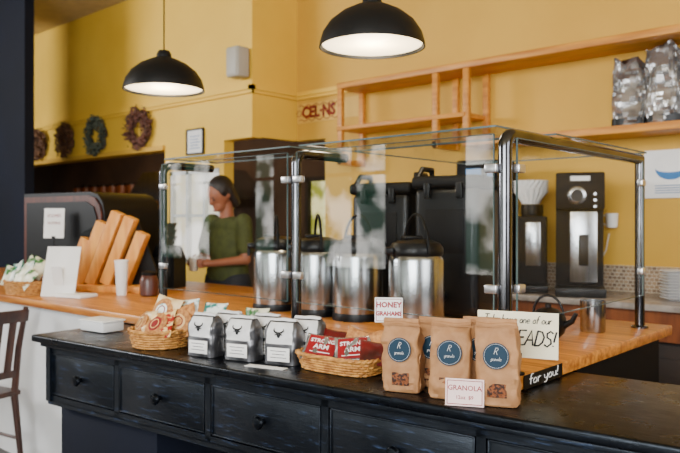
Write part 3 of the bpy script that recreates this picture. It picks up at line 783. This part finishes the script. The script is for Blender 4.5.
# shelf bags
for i,(x,y,w_,h_,r_,tilt) in enumerate([(-1.73,4.83,.22,.45,.25,.02),(-1.50,4.81,.22,.5,.2,-.02),(-1.27,4.83,.22,.48,.25,.02),(-1.04,4.81,.21,.5,.2,-.02),(-.82,4.82,.2,.46,.2,0)]):
    T=thing('foil_bag','tall crinkled silver foil bag on wooden shelf','bag',(x,y,2.03),r_,'foil bags on the wall shelf')
    rs=[]; n=26
    for q in range(n+1):
        f=q/n
        hw=.98+.06*math.sin(f*pi)-(.06*f if i%2 else .0); hd=.09*(1-f**2.4)+.008
        ring=superrect(w_/2*hw,hd,f*h_,72,.45)
        for p_ in ring:
            if f>.02:
                nn=noise.noise(Vector((p_.x*14+i*5,p_.y*12,p_.z*10))); n2=noise.noise(Vector((p_.x*50+i*5,p_.y*30,p_.z*22)))
                p_.x+=nn*.01+tilt*p_.z; p_.y+=nn*.035+abs(n2)*.03
                if f>.85: p_.z+=.06*noise.noise(Vector((p_.x*16,i,0)))
        rs.append(ring)
    MB().rings(rs).obj('body','silver',T,sharp=20)
    MB().rings([[Vector((p_.x,p_.y,p_.z)) for p_ in superrect(w_/2*1.03,.093,zz,40,.45)] for zz in (.0,.05)]).obj('lower_band','plastic',T)

# ------------------------------------------------------------------ wreaths, picture, speaker
def wreath(x,z,R,mleaf,label,seed,sc=1.):
    random.seed(seed)
    T=thing('wreath',label,'wreath',(x,4.385,z)); 
    m=MB()
    for q in range(5):
        ph=random.random()*6; m.tube([Vector(((R+.02*math.sin(a*5+ph))*math.cos(a),.02*math.cos(a*7+ph),(R+.02*math.sin(a*5+ph))*math.sin(a))) for a in [2*pi*k/48 for k in range(48)]],.008,5,True)
    m.obj('twig_ring','twig',T)
    MB().cyl((0,.024,R),(0,-.03,R),.004).obj('nail','chrome',T)
    m=MB()
    for q in range(520):
        a=random.random()*2*pi; rr=R+max(-.09,min(.07,random.gauss(0,.035)*sc)); c=Vector((rr*math.cos(a),random.uniform(-.07,-.01),rr*math.sin(a)))
        L_=random.uniform(.04,.07); W_=L_*.5
        mt=Matrix.Translation(c)@Euler((random.uniform(-1,1),random.uniform(0,6.28),random.uniform(-1,1))).to_matrix().to_4x4()
        vs=[m.bm.verts.new(mt@Vector(v)) for v in ((0,0,-L_/2),(W_/2,.004,0),(0,-.006,L_/2),(-W_/2,.004,0))]
        m.bm.faces.new(vs)
    m.obj('leaves',mleaf,T)
wreath(-6.86,2.43,.17,'leafr','round dried wreath of russet twigs and leaves',1,1.2)
wreath(-7.75,2.42,.165,'leafg','round wreath of sage green leaves with open centre',2,.9)
wreath(-8.5,2.42,.14,'leafb','dense brown dried leaf wreath',3,1.5)
wreath(-9.22,2.42,.14,'leafb','dark dried twig wreath beside navy wall',4,1.4)
random.seed(11)
T=thing('picture_frame','black framed white certificate on yellow wall','picture',(-5.89,4.405,2.21))
m=MB()
for a,c in [((-.14,-.02,-.13),(.14,0,-.115)),((-.14,-.02,.115),(.14,0,.13)),((-.14,-.02,-.13),(-.125,0,.13)),((.125,-.02,-.13),(.14,0,.13))]: m.span(a,c)
m.obj('frame','plastic',T); MB().span((-.125,-.01,-.115),(.125,-.002,.115)).obj('sheet','paper',T)
m=MB()
for q in range(5): m.span((-.08,-.012,.05-.03*q),(.08-.02*(q%2),-.0105,.057-.03*q))
m.obj('print','blueink',T)
T=thing('wall_speaker','small pale grey speaker box mounted on wall','speaker',(-5.13,4.405,2.74))
MB().box((0,-.09,.14),(.17,.15,.28),None,.02,3).obj('cabinet','speaker',T); MB().box((0,-.168,.14),(.14,.006,.24),None,.002).obj('grille','speaker',T); MB().box((0,-.01,.14),(.05,.03,.08)).obj('bracket','plastic',T)

# ------------------------------------------------------------------ chair
ch=thing('wooden_chair','dark walnut slat-back wooden chair by white counter','chair',(-4.15,1.55,0),math.radians(-80))
MB().box((0,0,.45),(.42,.4,.03),None,.01).obj('seat','chairwood',ch)
for sx_,sy_ in ((-.18,-.17),(.18,-.17)): MB().cyl((sx_*1.1,sy_*1.1,0),(sx_,sy_,.44),.014,.019).obj('leg','chairwood',ch)
for s in (-1,1): MB().tube([(s*.19,.24,0),(s*.18,.18,.44),(s*.185,.21,.7),(s*.19,.27,.93)],[.014,.02,.018,.014],12).obj('leg','chairwood',ch)
MB().box((0,.262,.885),(.42,.022,.07),(-.2,0,0),.008).obj('top_rail','chairwood',ch)
MB().box((0,.2,.56),(.36,.018,.04),(-.1,0,0),.006).obj('lower_rail','chairwood',ch)
for i in range(4): MB().box((-.12+.08*i,.232,.715),(.042,.012,.33),(-.2,0,0),.004).obj('slat','chairwood',ch)
for s in (-1,1): MB().cyl((s*.185,-.18,.2),(s*.185,.21,.2),.009).obj('stretcher','chairwood',ch)

# ------------------------------------------------------------------ person
def blob(caps,ells,vox,name,m,parent,smooth=4):
    b=MB()
    for (p0,r0,p1,r1) in caps:
        p0=Vector(p0);p1=Vector(p1); b.cyl(p0,p1,r0,r1,16); b.sphere(p0,r0,16); b.sphere(p1,r1,16)
    for e in ells: b.sphere(e[0],e[1],24,e[2] if len(e)>2 else None)
    o=b.obj(name,m,None)
    md=o.modifiers.new('r','REMESH'); md.mode='VOXEL'; md.voxel_size=vox
    sm=o.modifiers.new('s','SMOOTH'); sm.iterations=smooth; sm.factor=.5
    bpy.context.view_layer.update()
    me=bpy.data.meshes.new_from_object(o.evaluated_get(bpy.context.evaluated_depsgraph_get()))
    me.polygons.foreach_set('use_smooth',[True]*len(me.polygons))
    o.modifiers.clear(); o.data=me
    if not me.materials: me.materials.append(M[m])
    if parent: o.parent=parent
    return o
PR=thing('person','person in olive green top with dark hair holding a cup','person',(-4.28,3.5,0),math.radians(6))
HD=Matrix.Translation((0,-.01,1.50))@Euler((.48,0,-.15)).to_matrix().to_4x4()@Matrix.Translation((0,.01,-1.50))
H_=lambda x,y,z: tuple(HD@Vector((x,y,z)))
hr=(.48,0,-.15)
caps=[((0,.0,1.38),.06,H_(0,0,1.54),.05),
 ((-.09,0,.95),.10,(-.1,0,.5),.062),((-.1,0,.5),.062,(-.1,.01,.1),.042),((-.1,.01,.06),.04,(-.11,-.14,.035),.035),
 ((.09,0,.95),.10,(.1,0,.5),.062),((.1,0,.5),.062,(.1,.01,.1),.042),((.1,.01,.06),.04,(.11,-.14,.035),.035)]
for s in (-1,1):
    W=Vector((s*.11,-.27,1.10)); Eb=Vector((s*.225,-.04,1.12))
    caps+=[((s*.165,0,1.40),.052,Eb,.040),(Eb,.038,W,.025)]
    d=(Vector((s*.06,-.33,1.10))-W).normalized()
    P0=W+d*.05
    caps.append((W,.024,P0,.028)); 
    side=Vector((0,0,1))
    for f,(off,ln) in enumerate([(.027,.062),(.010,.07),(-.008,.066),(-.025,.052)]):
        b0=P0+side*off+d*.012; mid=b0+d*ln*.55+Vector((-s*.004,0,0)); tip=mid+Vector((-s*.6,.7,0)).normalized()*ln*.5+d*.006
        caps+=[(b0,.0095,mid,.0085),(mid,.0085,tip,.0075)]
    tb=W+d*.03+side*.022; tm=tb+Vector((-s*.01,.02,.026)); tt=tm+Vector((-s*.022,.0,.012))
    caps+=[(tb,.011,tm,.0095),(tm,.0095,tt,.008)]
ells=[((0,0,1.22),(.15,.10,.2)),((0,0,1.02),(.155,.11,.12)),((0,.0,1.36),(.165,.085,.08)),
 (H_(0,-.02,1.635),(.074,.093,.105),hr),(H_(0,-.06,1.56),(.05,.05,.055),hr),
 (H_(0,-.115,1.605),(.012,.022,.022),hr),(H_(0,-.108,1.63),(.009,.014,.03),hr),
 (H_(-.075,0,1.615),(.01,.018,.03),hr),(H_(.075,0,1.615),(.01,.018,.03),hr),(H_(0,-.103,1.535),(.022,.015,.014),hr)]
blob(caps,ells,.0055,'body','skin',PR,3)
tor=[((0,0,1.22),(.18,.125,.2)),((0,0,1.02),(.185,.135,.15)),((0,.0,1.37),(.178,.098,.078))]
sc=[]
for s in (-1,1):
    A=Vector((s*.165,0,1.40)); Eb=Vector((s*.225,-.04,1.12)); sc.append((A,.066,A.lerp(Eb,.7),.064))
blob(sc,tor,.01,'shirt','shirt',PR,5)
blob([((-.09,0,.95),.115,(-.1,0,.5),.08),((-.1,0,.5),.08,(-.1,.01,.1),.065),((.09,0,.95),.115,(.1,0,.5),.08),((.1,0,.5),.08,(.1,.01,.1),.065)],[((0,0,.96),(.165,.125,.12))],.012,'trousers','pants',PR,4)
blob([(H_(0,.06,1.66),.06,H_(0,.075,1.52),.05),(H_(-.06,.03,1.64),.035,H_(-.065,.045,1.52),.026),(H_(.06,.03,1.64),.035,H_(.065,.045,1.52),.026)],[(H_(0,.012,1.668),(.088,.102,.097),hr),(H_(-.06,.01,1.65),(.028,.07,.055),hr),(H_(.06,.01,1.65),(.028,.07,.055),hr)],.008,'hair','hair',PR,2)
for s in (-1,1):
    MB().sphere(H_(s*.029,-.106,1.622),(.013,.006,.006),14,hr).obj('eye','ink',PR)
    MB().sphere(H_(s*.03,-.108,1.642),(.018,.004,.004),12,hr).obj('eyebrow','hair',PR)
MB().sphere(H_(0,-.118,1.54),(.02,.005,.006),12,hr).obj('mouth','lips',PR)
T=thing('paper_cup','white paper cup held in both hands','cup',(-4.25,3.16,1.045))
MB().lathe([(.028,0),(.03,.003),(.038,.1),(.04,.102),(.038,.104),(.035,.1),(.027,.006),(.001,.006)],28,caps=False).obj('body','paper',T)

# ------------------------------------------------------------------ light
wd=bpy.data.worlds.new('w'); bpy.context.scene.world=wd; wd.use_nodes=True
bg=wd.node_tree.nodes['Background']; bg.inputs[0].default_value=(.9,.95,1,1); bg.inputs[1].default_value=.8
def area(loc,target,sx,sy,e,c,name='window_light'):
    l=bpy.data.lights.new(name,'AREA'); l.shape='RECTANGLE'; l.size=sx; l.size_y=sy; l.energy=e; l.color=c
    o=bpy.data.objects.new(name,l); o.location=loc; d=Vector(target)-Vector(loc); o.rotation_euler=d.to_track_quat('-Z','Y').to_euler(); COL.objects.link(o)
area((0,-3.4,2.5),(-3,3,1.3),4.0,2.2,560,(.94,.97,1))
area((-9.5,-2.5,3.35),(-8,4,2.1),3.5,.9,480,(.97,.98,1))  # unseen lamp added above the windows to brighten the left wall
area((3.4,1.2,2.5),(-2,3.8,1.6),3,2.4,180,(.97,.98,1))  # unseen fill lamp added on the windowless right side
area((-9,5.9,3.7),(-9,5.9,0),4,1.5,90,(1,.85,.65),'kitchen_light')  # unseen lamp added to brighten the kitchen

cam=bpy.data.cameras.new('cam'); co=bpy.data.objects.new('cam',cam); COL.objects.link(co)
co.location=(0,0,1.4); co.rotation_euler=(pi/2,0,math.radians(41.8)); cam.lens=37.85; cam.sensor_width=36; cam.shift_y=-.0066
cam.dof.use_dof=True; cam.dof.focus_distance=2.05; cam.dof.aperture_fstop=4
bpy.context.scene.camera=co
